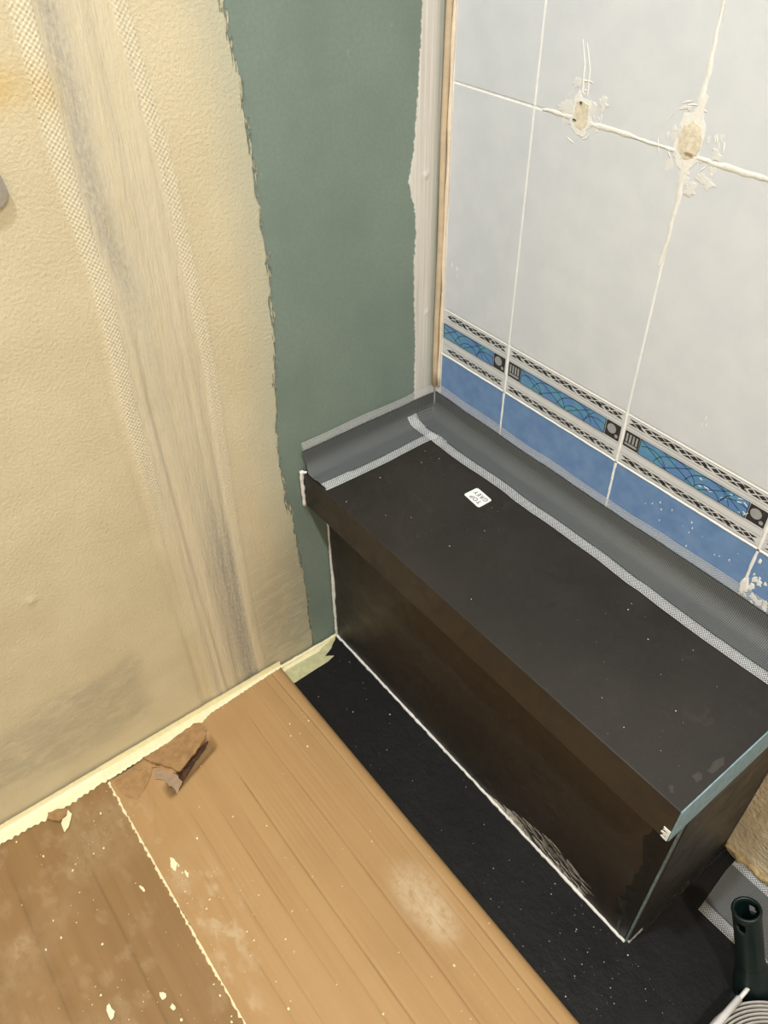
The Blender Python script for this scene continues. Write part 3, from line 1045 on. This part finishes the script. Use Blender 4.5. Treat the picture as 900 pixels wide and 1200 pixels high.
# ------------------------------------------------------------------ white product label on the seat
lab = thing('sticker', (.200, -.090, H), 'small white printed sticker on the black bench seat', 'sticker')
blob_pts = []
for (cx, cy, a0) in ((.2135, -.0805, 0), (.1865, -.0785, 90), (.1855, -.0975, 180), (.2135, -.1000, 270)):
    for k in range(4):
        t = math.radians(a0 + k * 30)
        blob_pts.append((cx + .003 * math.cos(t), cy + .003 * math.sin(t)))
adopt(lab, blob('paper', blob_pts, .0004, M['paper'], None, lambda a, b, h: (a, b, H + .0002 + h)))


def text_mesh(name, body, size, loc, rotz, mat, parent):
    cu = bpy.data.curves.new(name, 'FONT')
    cu.body = body
    cu.size = size
    cu.align_x = 'CENTER'
    cu.align_y = 'CENTER'
    cu.space_character = 1.15
    cu.extrude = 0.00008
    to = bpy.data.objects.new(name, cu)
    C.objects.link(to)
    dg = bpy.context.evaluated_depsgraph_get()
    me = bpy.data.meshes.new_from_object(to.evaluated_get(dg))
    bpy.data.objects.remove(to)
    me.materials.clear()
    me.materials.append(mat)
    R = Matrix.Translation(Vector(loc)) @ Matrix.Rotation(rotz, 4, 'Z')
    me.transform(R)
    o = link(bpy.data.objects.new(name, me))
    adopt(parent, o)
    return o


text_mesh('lettering', 'TOP', .0098, (.2010, -.0945, H + .0008), math.pi - .03, M['ink'], lab)
text_mesh('lettering', 'GREY', .0098, (.2010, -.0842, H + .0008), math.pi - .03, M['ink'], lab)

# ------------------------------------------------------------------ cardboard sheets on the floor
CZ = 0.012


def card_right():
    xs = np.arange(0.0, 1.25, 0.004)
    ys = np.concatenate([[-.660, -.6599], np.arange(-.659, -.344, .0012), -.3445 + .010 * np.linspace(0, 1, 9) ** 1.0])
    X, Y = np.meshgrid(xs, ys, indexing='ij')
    XS = X + np.interp(Y, [-.66, -.50, -.342], [.022, .016, .006]) * np.clip(1 - X / .3, 0, 1)
    XS = XS + (vnoise(Y * 90, Y * 0, 41) - .5) * .004 * np.clip(1 - X / .02, 0, 1)
    z = np.full_like(X, CZ)
    crease = np.zeros_like(X)
    for y0, d, w, s, x0, x1 in ((-.357, .0007, .0022, 1, -1, 2), (-.3715, .0004, .002, .5, -1, 2), (-.398, .0004, .002, .35, -1, 2), (-.433, .0007, .002, .8, .03, 2),
                                (-.462, .0003, .002, .35, .2, 2), (-.497, .0008, .0022, .9, .10, 2), (-.523, .0004, .002, .5, .16, 2),
                                (-.548, .0005, .002, .6, .15, .50), (-.585, .0006, .002, .6, .12, 2), (-.612, .0004, .002, .4, .2, 2)):
        yy = y0 + .004 * (vnoise(X * 6, X * 0 + y0 * 30, 51) - .5)
        m = sstep(x0, x0 + .06, X) * sstep(x1, x1 - .05, X)
        g = np.exp(-((Y - yy) / (w * .45)) ** 2) * m * (.45 + .9 * vnoise(X * 18, X * 0 + y0 * 77, 53))
        z -= d * g
        crease += g * s * .8
        z += d * .5 * np.exp(-((Y - yy - .005) / .003) ** 2) * m
    z += (fbm(X * 5, Y * 9, 61, 3) - .5) * .0025
    z += (np.sin(Y * 2 * math.pi / .0075) * .00012) * sstep(.4, .6, fbm(X * 4, Y * 6, 66))
    # folded right border, rounding down to the floor
    t = np.clip((Y + .3475) / .013, 0, 1)
    z = z * np.sqrt(np.clip(1 - t ** 2, 0, 1)) + .0004
    z = np.where(Y < -.65995, .0006, z)
    # crushed corner near the wall and a torn pit
    cr = np.exp(-(((X - .02) / .075) ** 2 + ((Y + .625) / .045) ** 2))
    z -= .0075 * cr * sstep(-.55, -.59, Y)
    pit = sstep(.020, .006, np.abs(X - .066 - (Y + .55) * -.35)) * sstep(.055, .040, np.abs(Y + .548))
    z -= .0095 * pit
    crease += pit * .9  # pit browned down too, the gap's shade put into the colour
    z = np.maximum(z, .0006)
    fold = np.exp(-((Y + .625 - (X - .09) * -.35) / .0035) ** 2) * sstep(.02, .05, X) * sstep(.17, .12, X)
    z += fold * .0012
    dust = np.exp(-(((X - .452) / .050) ** 2 + ((Y + .395) / .030) ** 2) ** 2) * .85
    dust += np.exp(-(((X - .50) / .03) ** 2 + ((Y + .395) / .022) ** 2) ** 2) * .6
    dust += .8 * np.exp(-(((X - .31) / .08) ** 2 + ((Y + .618) / .024) ** 2)) * sstep(.5, .62, fbm(X * 45, Y * 60, 71))
    dust += .5 * np.exp(-((Y + .645) / .012) ** 2) * sstep(.5, .62, fbm(X * 40, Y * 60, 72))
    P = np.stack([XS, Y, z], -1)
    o = grid_obj('top_sheet', P, M['card'], None, dict(crease=np.clip(crease, 0, 1), dust=np.clip(dust, 0, 1)))
    return o


c1 = thing('cardboard_sheet', (.6, -.50, 0), 'light brown folded cardboard with torn corner lying beside the black floor strip', 'cardboard', 'cardboard floor covers')
adopt(c1, card_right())
# torn flap and layers
CT = lambda lift: (lambda a, b, h: (a, b, lift + h))


def flap(name, pts, zf, thick, mat, jit=.0008, seed=1):
    r = random.Random(seed)
    out = []
    for i in range(len(pts)):
        a, b = pts[i], pts[(i + 1) % len(pts)]
        for k in range(4):
            t = k / 4
            out.append((a[0] + (b[0] - a[0]) * t + r.uniform(-jit, jit), a[1] + (b[1] - a[1]) * t + r.uniform(-jit, jit)))
    m = len(out)
    cx, cy = sum(p[0] for p in out) / m, sum(p[1] for p in out) / m
    V, F = [], []
    for p in out:
        V.append((p[0], p[1], zf(*p)))
    for p in out:
        V.append((p[0], p[1], zf(*p) + thick))
    for p in out:
        q = (cx + (p[0] - cx) * .5, cy + (p[1] - cy) * .5)
        V.append((q[0], q[1], zf(*q) + thick))
    V.append((cx, cy, zf(cx, cy) + thick))
    for i in range(m):
        j = (i + 1) % m
        F += [(i, j, m + j, m + i), (m + i, m + j, 2 * m + j, 2 * m + i), (2 * m + i, 2 * m + j, 3 * m)]
    F.append(tuple(range(m))[::-1])
    o = mesh_obj(name, V, F, mat)
    bm = bmesh.new()
    bm.from_mesh(o.data)
    bmesh.ops.recalc_face_normals(bm, faces=bm.faces)
    bm.to_mesh(o.data)
    bm.free()
    return o


f1 = flap('torn_flap', [(.024, -.603), (.027, -.575), (.022, -.540), (.017, -.510), (.024, -.500), (.040, -.500), (.054, -.509), (.060, -.516), (.072, -.540), (.086, -.568), (.064, -.578), (.044, -.592)],
          lambda x, y: CZ - .0012 + .15 * max(0, x - .036) + .004 * vnoise(np.array(x * 60), np.array(y * 60), 3), .0022, M['card_torn'], .0010, 1)
f2 = flap('torn_layer', [(.050, -.596), (.064, -.582), (.082, -.572), (.096, -.572), (.112, -.586), (.098, -.588), (.080, -.592), (.066, -.602)],
          lambda x, y: CZ - .0035 + .01 * (x - .05), .0012, M['card_inner'], .0012, 2)
f3 = flap('torn_layer', [(.030, -.655), (.028, -.610), (.046, -.598), (.058, -.606), (.075, -.632), (.095, -.652)],
          lambda x, y: .0062 + .05 * max(0, (y + .63)), .0012, M['card_torn'], .0010, 3)
M['card_gap_shade'] = plain('cardboard_gap_shade', lin(84, 56, 32), 0.9, 0.3, 200, 0.6, 0.001)  # dark brown for the shade painted into the tear
f4 = flap('torn_gap_shade', [(.056, -.506), (.063, -.514), (.076, -.538), (.094, -.570), (.108, -.586), (.088, -.579), (.060, -.586), (.044, -.597), (.046, -.590), (.066, -.577), (.082, -.566), (.066, -.536)],
          lambda x, y: .0068 + .0015 * math.sin(x * 900), .0012, M['card_gap_shade'], .0012, 5)  # dark strip standing for the shaded gap under the flap
adopt(c1, f1, f2, f3, f4)

# sheet further left, its brown darkened for the shadow lying there
xs = np.arange(0.0, 1.25, 0.005)
ys = np.concatenate([np.arange(-1.75, -1.05, .01), np.arange(-1.05, -.6585, .0016)])
X, Y = np.meshgrid(xs, ys, indexing='ij')
XS = X + .017 * np.clip(1 - X / .3, 0, 1)
z = .0048 + (fbm(X * 5, Y * 7, 81, 3) - .5) * .0022
crease = np.zeros_like(X)
for y0, s in ((-.735, .6), (-.715, .25), (-.83, .5), (-.90, .3), (-1.0, .5)):
    g = np.exp(-((Y - y0 - .004 * (vnoise(X * 5, X * 0 + y0 * 9, 5) - .5)) / .0016) ** 2) * sstep(.03, .10, X)
    z -= .0006 * g
    crease += s * g * .7
dust = sstep(.5, .75, fbm(X * 9, Y * 7, 91)) * .55 + sstep(.62, .72, fbm(X * 30, Y * 40, 92)) * .35
c2 = thing('cardboard_sheet', (.6, -1.15, 0), 'cardboard sheet with shade in its colour, spotted with paint under the cream wall', 'cardboard', 'cardboard floor covers')
adopt(c2, grid_obj('top_sheet', np.stack([XS, Y, z], -1), M['card_shaded'], None, dict(crease=np.clip(crease, 0, 1), dust=np.clip(dust, 0, 1))))

# dried paint along the joint of both sheets
rp = random.Random(5)
V, F = [], []
xx = .026
segs = []
while xx < .62:
    segs.append((xx, -.6610 + rp.uniform(-.0010, .0010), rp.uniform(.0010, .0030) * (0.25 if rp.random() < .12 else 1)))
    xx += .0035
for (x, y, w) in segs:
    V += [(x, y - w, .0052), (x, y - w * .4, .0085), (x, y + w * .5, .0085), (x, y + w, .0060)]
for i in range(len(segs) - 1):
    for k in range(3):
        F.append((i * 4 + k, i * 4 + 4 + k, i * 4 + 5 + k, i * 4 + k + 1))
pl = mesh_obj('paint_line', V, F, M['paint'], smooth=True)
tag(pl, 'ragged line of dried cream paint along the joint of the two cardboards', 'paint')

# ------------------------------------------------------------------ masking tape and paint at the wall foot
def serrated(name, y0, y1, xw, label, step=.0045, depth=.003, part=None, seed=1, mat='paint', zf=None, bump=None):
    r = random.Random(seed)
    V, F = [], []
    n = int((y1 - y0) / step)
    zf = zf or (lambda x: .0062)
    for i in range(n + 1):
        y = y0 + (y1 - y0) * i / n
        e = xw(y) + (depth if i % 2 else 0) * (.4 + .8 * r.random()) + r.uniform(-.0006, .0006)
        V += [(.0004, y, .020 + r.uniform(-.0005, .0005)), (.0022, y, .0105), (.006, y, zf(.006) + .0020), (max(.007, e * .8), y, zf(e) + .0012), (max(.008, e), y, zf(e))]
    for i in range(n):
        for k in range(4):
            F.append((i * 5 + k, i * 5 + k + 1, i * 5 + 6 + k, i * 5 + 5 + k))
    return mesh_obj(name, V, F, M[mat], smooth=False)


mt = serrated('masking_tape', -1.7, -.655, lambda y: .021 + .002 * math.sin(y * 40), '', .0048, .0036, seed=3)
tag(mt, 'paint covered masking tape with toothed edge between cream wall and shade-toned cardboard', 'masking tape')
mt2 = serrated('paint_bead', -.660, -.335, lambda y: float(np.interp(y, [-.66, -.52, -.50, -.48, -.34], [.0255, .020, .024, .016, .0085])), '', .004, .0012, seed=4, zf=lambda x: CZ + .0005)
tag(mt2, 'thin cream paint bead along the wall beside the torn cardboard', 'paint')
mk = thing('masking_tape', (.02, -.29, 0), 'pale green masking tape strip with torn end on the black floor corner', 'masking tape')
strip_p = [(.0040, -.350), (.0420, -.352), (.0425, -.330), (.0405, -.262), (.0370, -.246), (.0310, -.254), (.0290, -.262), (.0250, -.252), (.0200, -.240), (.0130, -.232), (.0080, -.224), (.0036, -.220)]
adopt(mk, blob('strip', strip_p, .0006, M['masking'], None, lambda a, b, h: (a, b, .0002 + h), 0, .0003, 3, rp))
tp = [(.0040, -.346), (.0130, -.346), (.0120, -.290), (.0135, -.262), (.0080, -.250), (.0050, -.230), (.0036, -.219)]
adopt(mk, blob('paint_strip', tp, .0012, M['paint'], None, lambda a, b, h: (a, b, .0008 + h), .0010, .0003, 3, rp))
cb = bead('paint_bead', (.0022, -.345, .0036), (.0018, -.217, .0026), .0034, .0024, 6, 30, mat='paint')
adopt(mk, cb)

# torn scraps of cardboard and curls of paint beside the tape
sc = flap('cardboard_scrap', [(.018, -.752), (.022, -.738), (.030, -.728), (.040, -.732), (.042, -.744), (.034, -.752), (.026, -.757)],
          lambda x, y: .0068 + .16 * max(0, x - .022), .003, M['card_torn'], .0012, 7)
tag(sc, 'small torn cardboard scrap sticking up beside the toothed masking tape', 'scrap')
pk = flap('paint_curl', [(.030, -.728), (.040, -.725), (.056, -.735), (.062, -.745), (.048, -.744), (.036, -.738)],
          lambda x, y: .0072 + .10 * max(0, .05 - x) * .3 + 2.0 * (x - .045) ** 2, .0008, M['paint'], .0006, 8)
tag(pk, 'peeled cream paint curl beside the torn cardboard scrap', 'paint')

# countable larger flakes of paint on the cardboards
GF = 'dried paint flakes on the cardboards'
rf = random.Random(8)
flakes = [(.205, -.640, .010, .005, 'largest cream paint flake on the light cardboard beside the joint', CZ + .0006),
          (.228, -.632, .007, .002, 'thin cream paint flake next to the largest one on the light cardboard', CZ + .0006),
          (.322, -.787, .011, .004, 'cream paint flake on the dusty cardboard at the photo\'s bottom edge', .0062),  # lies on the shade-toned left sheet
          (.345, -.727, .005, .004, 'roundish cream paint flake on the shade-toned cardboard below the joint', .0062),
          (.365, -.723, .004, .003, 'small cream paint flake near the roundish one on shade-toned cardboard', .0062),
          (.205, -.690, .006, .002, 'slim cream paint flake in the middle of the shade-toned cardboard', .0062)]
for (x, y, a, b, lb, zc) in flakes:
    an = rf.uniform(-.4, .4)
    pts = []
    for k in range(9):
        t = 2 * math.pi * k / 9
        s = rf.uniform(.7, 1.2)
        u, v = a * s * math.cos(t), b * s * math.sin(t)
        pts.append((x + u * math.cos(an) - v * math.sin(an), y + u * math.sin(an) + v * math.cos(an)))
    o = flap('paint_flake', pts, lambda x_, y_, zc=zc: zc, .0009, M['paint'], .0004, 11)
    tag(o, lb, 'paint', GF)


# fine specks nobody would count
def specks(name, n, xr, yr, z, smin, smax, mat, label, seed, cluster=None):
    r = random.Random(seed)
    V, F = [], []
    for _ in range(n):
        if cluster and r.random() < .5:
            cx, cy, sp = cluster[r.randrange(len(cluster))]
            x, y = r.gauss(cx, sp), r.gauss(cy, sp)
        else:
            x, y = r.uniform(*xr), r.uniform(*yr)
        x, y = min(max(x, xr[0]), xr[1]), min(max(y, yr[0]), yr[1])
        s = smin + (smax - smin) * r.random() ** 3
        b = len(V)
        k = 5
        a0 = r.random() * 6
        st = r.uniform(.5, 1.6)
        for i in range(k):
            t = a0 + 2 * math.pi * i / k
            V.append((x + s * st * math.cos(t) * r.uniform(.6, 1.1), y + s * math.sin(t) * r.uniform(.6, 1.1), z))
        V.append((x, y, z + s * .6))
        for i in range(k):
            F.append((b + i, b + (i + 1) % k, b + k))
    o = mesh_obj(name, V, F, mat)
    return tag(o, label, 'specks', None, 'stuff')


specks('paint_specks', 130, (.03, .75), (-.65, -.36), CZ + .0012, .0004, .0022, M['paint'], 'fine paint specks scattered over the light cardboard', 1,
       [(.25, -.63, .03), (.34, -.625, .04), (.13, -.36, .03)])
specks('paint_specks', 150, (.03, .7), (-1.0, -.67), .0062, .0004, .0024, M['paint'], 'fine paint specks scattered over the shade-toned cardboard', 2,
       [(.33, -.76, .04), (.40, -.70, .03), (.1, -.75, .04)])
specks('dust_specks', 110, (.02, .80), (-.325, -.225), .0004, .0003, .0012, M['sealant'], 'tiny white dust specks on the black floor', 3,
       [(.60, -.29, .05), (.68, -.24, .04)])
specks('dust_specks', 60, (.06, .64), (-.24, -.07), H + .0002, .0002, .0009, M['sealant'], 'tiny white dust specks on the bench seat', 4)

# ------------------------------------------------------------------ roll of tape and green handled roller
roll = thing('tape_roll', (.890, -.214, 0), 'coiled roll of pale tape at the photo\'s bottom right corner', 'tape roll')
V, F = [], []
turns, pitch, r0 = 7, .0042, .074
nseg = 96
prof = ((-.0015, .003), (-.0015, .0275), (-.0007, .030), (.0007, .030), (.0015, .0275), (.0015, .003))
tot = turns * nseg
for i in range(tot + 1):
    t = 2 * math.pi * i / nseg
    r = r0 + pitch * i / nseg
    for (dr, zz) in prof:
        V.append(((r + dr) * math.cos(t), (r + dr) * math.sin(t), zz))
k = len(prof)
for i in range(tot):
    for j in range(k - 1):
        F.append((i * k + j, i * k + j + 1, (i + 1) * k + j + 1, (i + 1) * k + j))
mesh_obj('coil', V, F, M['roll_light'], roll, smooth=False)
V, F = [], []
for i in range(48):
    t = 2 * math.pi * i / 48
    for (r, zz) in ((.073, .001), (.073, .026), (.070, .026), (.070, .001)):
        V.append((r * math.cos(t), r * math.sin(t), zz))
for i in range(48):
    j = (i + 1) % 48
    for a in range(4):
        b = (a + 1) % 4
        F.append((i * 4 + a, i * 4 + b, j * 4 + b, j * 4 + a))
mesh_obj('core', V, F, M['roll_core'], roll)

HB = Vector((.7896, -.1376, .032))
HT = Vector((.7440, -.1419, .155))
rolr = thing('paint_roller', (.80, -.14, 0), 'dark green plastic roller handle with white rod on the floor behind the bench end', 'paint roller')
ax = (HT - HB).normalized()
e1 = Vector((.612, .79, -.01))
e1 = (e1 - ax * e1.dot(ax)).normalized()
e2 = ax.cross(e1)
SEG = 36


def loft(rings, closed=False):
    """rings: (distance along axis, rx, ry, shift along e1)"""
    V = []
    for (d, rx, ry, sh) in rings:
        for k in range(SEG):
            t = 2 * math.pi * k / SEG
            V.append(HB + ax * d + e1 * (sh + rx * math.cos(t)) + e2 * (ry * math.sin(t)))
    return V


LEN = (HT - HB).length
ro, ri = .0165, .0138
# outer and inner tube with two hanging holes
dl = list(np.linspace(.034, LEN, 22))
outer = [(d, ro, ro, 0) for d in dl]
inner = [(d, ri, ri, 0) for d in dl]
Vo, Vi = loft(outer), loft(inner)
nO = len(Vo)
F = []
hole_d = LEN - .016


def is_hole(i, k):
    d = (dl[i] + dl[i + 1]) / 2
    t = (k + .5) / SEG * 2 * math.pi
    for tc in (.75, .75 + math.pi):
        a = (t - tc + math.pi) % (2 * math.pi) - math.pi
        if ((d - hole_d) / .008) ** 2 + (a * ro / .0058) ** 2 < 1:
            return True
    return False


holes = set()
for i in range(len(dl) - 1):
    for k in range(SEG):
        k2 = (k + 1) % SEG
        a, b, c, d = i * SEG + k, i * SEG + k2, (i + 1) * SEG + k2, (i + 1) * SEG + k
        if is_hole(i, k):
            holes.add((i, k))
            continue
        F.append((a, b, c, d))
        F.append((nO + a, nO + d, nO + c, nO + b))
for (i, k) in holes:                      # hole walls
    k2 = (k + 1) % SEG
    for (ni, nk, p, q) in ((i - 1, k, i * SEG + k, i * SEG + k2), (i + 1, k, (i + 1) * SEG + k2, (i + 1) * SEG + k),
                           (i, (k - 1) % SEG, (i + 1) * SEG + k, i * SEG + k), (i, k2, i * SEG + k2, (i + 1) * SEG + k2)):
        if (ni, nk) not in holes:
            F.append((p, q, nO + q, nO + p))
top = (len(dl) - 1) * SEG
for k in range(SEG):
    k2 = (k + 1) % SEG
    F.append((top + k, top + k2, nO + top + k2, nO + top + k))
hd = mesh_obj('handle', Vo + Vi, F, M['green_plastic'], smooth=True)
hd['label'] = 'hollow dark green handle tube with hanging holes'
# rolled lip at the mouth
lip = []
for k in range(SEG + 1):
    t = 2 * math.pi * k / SEG
    lip.append(HT + e1 * ((ro + ri) / 2 * math.cos(t)) + e2 * ((ro + ri) / 2 * math.sin(t)))
lp = tube('rim', lip, .0021, M['green_plastic'], None, 8, False)
rings = [(-.030, .020, .012, .006), (-.026, .026, .016, .005), (-.016, .0275, .018, .004), (-.002, .0265, .0185, .003), (.010, .0235, .018, .002), (.022, .0190, .0172, .001), (.034, ro, ro, 0), (.036, ro, ro, 0)]
Vg = loft(rings)
Fg = []
for i in range(len(rings) - 1):
    for k in range(SEG):
        k2 = (k + 1) % SEG
        Fg.append((i * SEG + k, i * SEG + k2, (i + 1) * SEG + k2, (i + 1) * SEG + k))
Fg.append(tuple(reversed(range(SEG))))
Fg.append(tuple(range((len(rings) - 1) * SEG, len(rings) * SEG)))
gf = mesh_obj('flared_foot', Vg, Fg, M['green_plastic'], smooth=True)
rod = tube('wire', [(.7930, -.139, .0375), (.7935, -.158, .0372), (.7936, -.178, .0370)], .0026, M['rod'], None, 12)
slv = tube('sleeve', [(.7936, -.172, .0370), (.7934, -.1725, .0370), (.7930, -.215, .0370), (.7926, -.262, .0370)], [.0036, .0042, .0042, .0042], M['rod'], None, 14)
adopt(rolr, hd, lp, gf, rod, slv)

# ------------------------------------------------------------------ thin grey sheet added in place of a wall shadow at the left, and the lamps
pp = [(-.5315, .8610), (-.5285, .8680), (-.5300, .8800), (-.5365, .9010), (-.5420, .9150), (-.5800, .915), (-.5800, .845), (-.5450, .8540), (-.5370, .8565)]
pt = blob('shadow_patch', pp, .0016, M['wall_shadow'], None, lambda a, b, h: (.0005 + h, a, b), 0, 0, 2)
tag(pt, 'rounded grey cover plate on the cream wall at the photo\'s left edge', 'wall_shadow')  # no real plate: thin sheet added to stand for a wall shadow

for i, (pos, col, power) in enumerate(LAMPS):
    lp_ = thing('ceiling_downlight', (pos[0], pos[1], ROOM_Z), ['round white ceiling downlight over the cardboard', 'round white ceiling downlight farther from the cream wall'][i], 'lamp', 'ceiling downlights')
    V, F = [], []
    pr = ((.040, -.001), (.041, -.006), (.052, -.006), (.055, -.002), (.055, -.0002))
    for a in range(40):
        t = 2 * math.pi * a / 40
        for (r, zz) in pr:
            V.append((r * math.cos(t), r * math.sin(t), zz))
    for a in range(40):
        b = (a + 1) % 40
        for j in range(4):
            F.append((a * 5 + j, b * 5 + j, b * 5 + j + 1, a * 5 + j + 1))
    mesh_obj('trim_ring', V, F, M['lamp_trim'], lp_, smooth=True)
    V = [(.0405 * math.cos(2 * math.pi * a / 40), .0405 * math.sin(2 * math.pi * a / 40), -.003) for a in range(40)]
    mesh_obj('lens', V, [tuple(reversed(range(40)))], M['lens'], lp_)
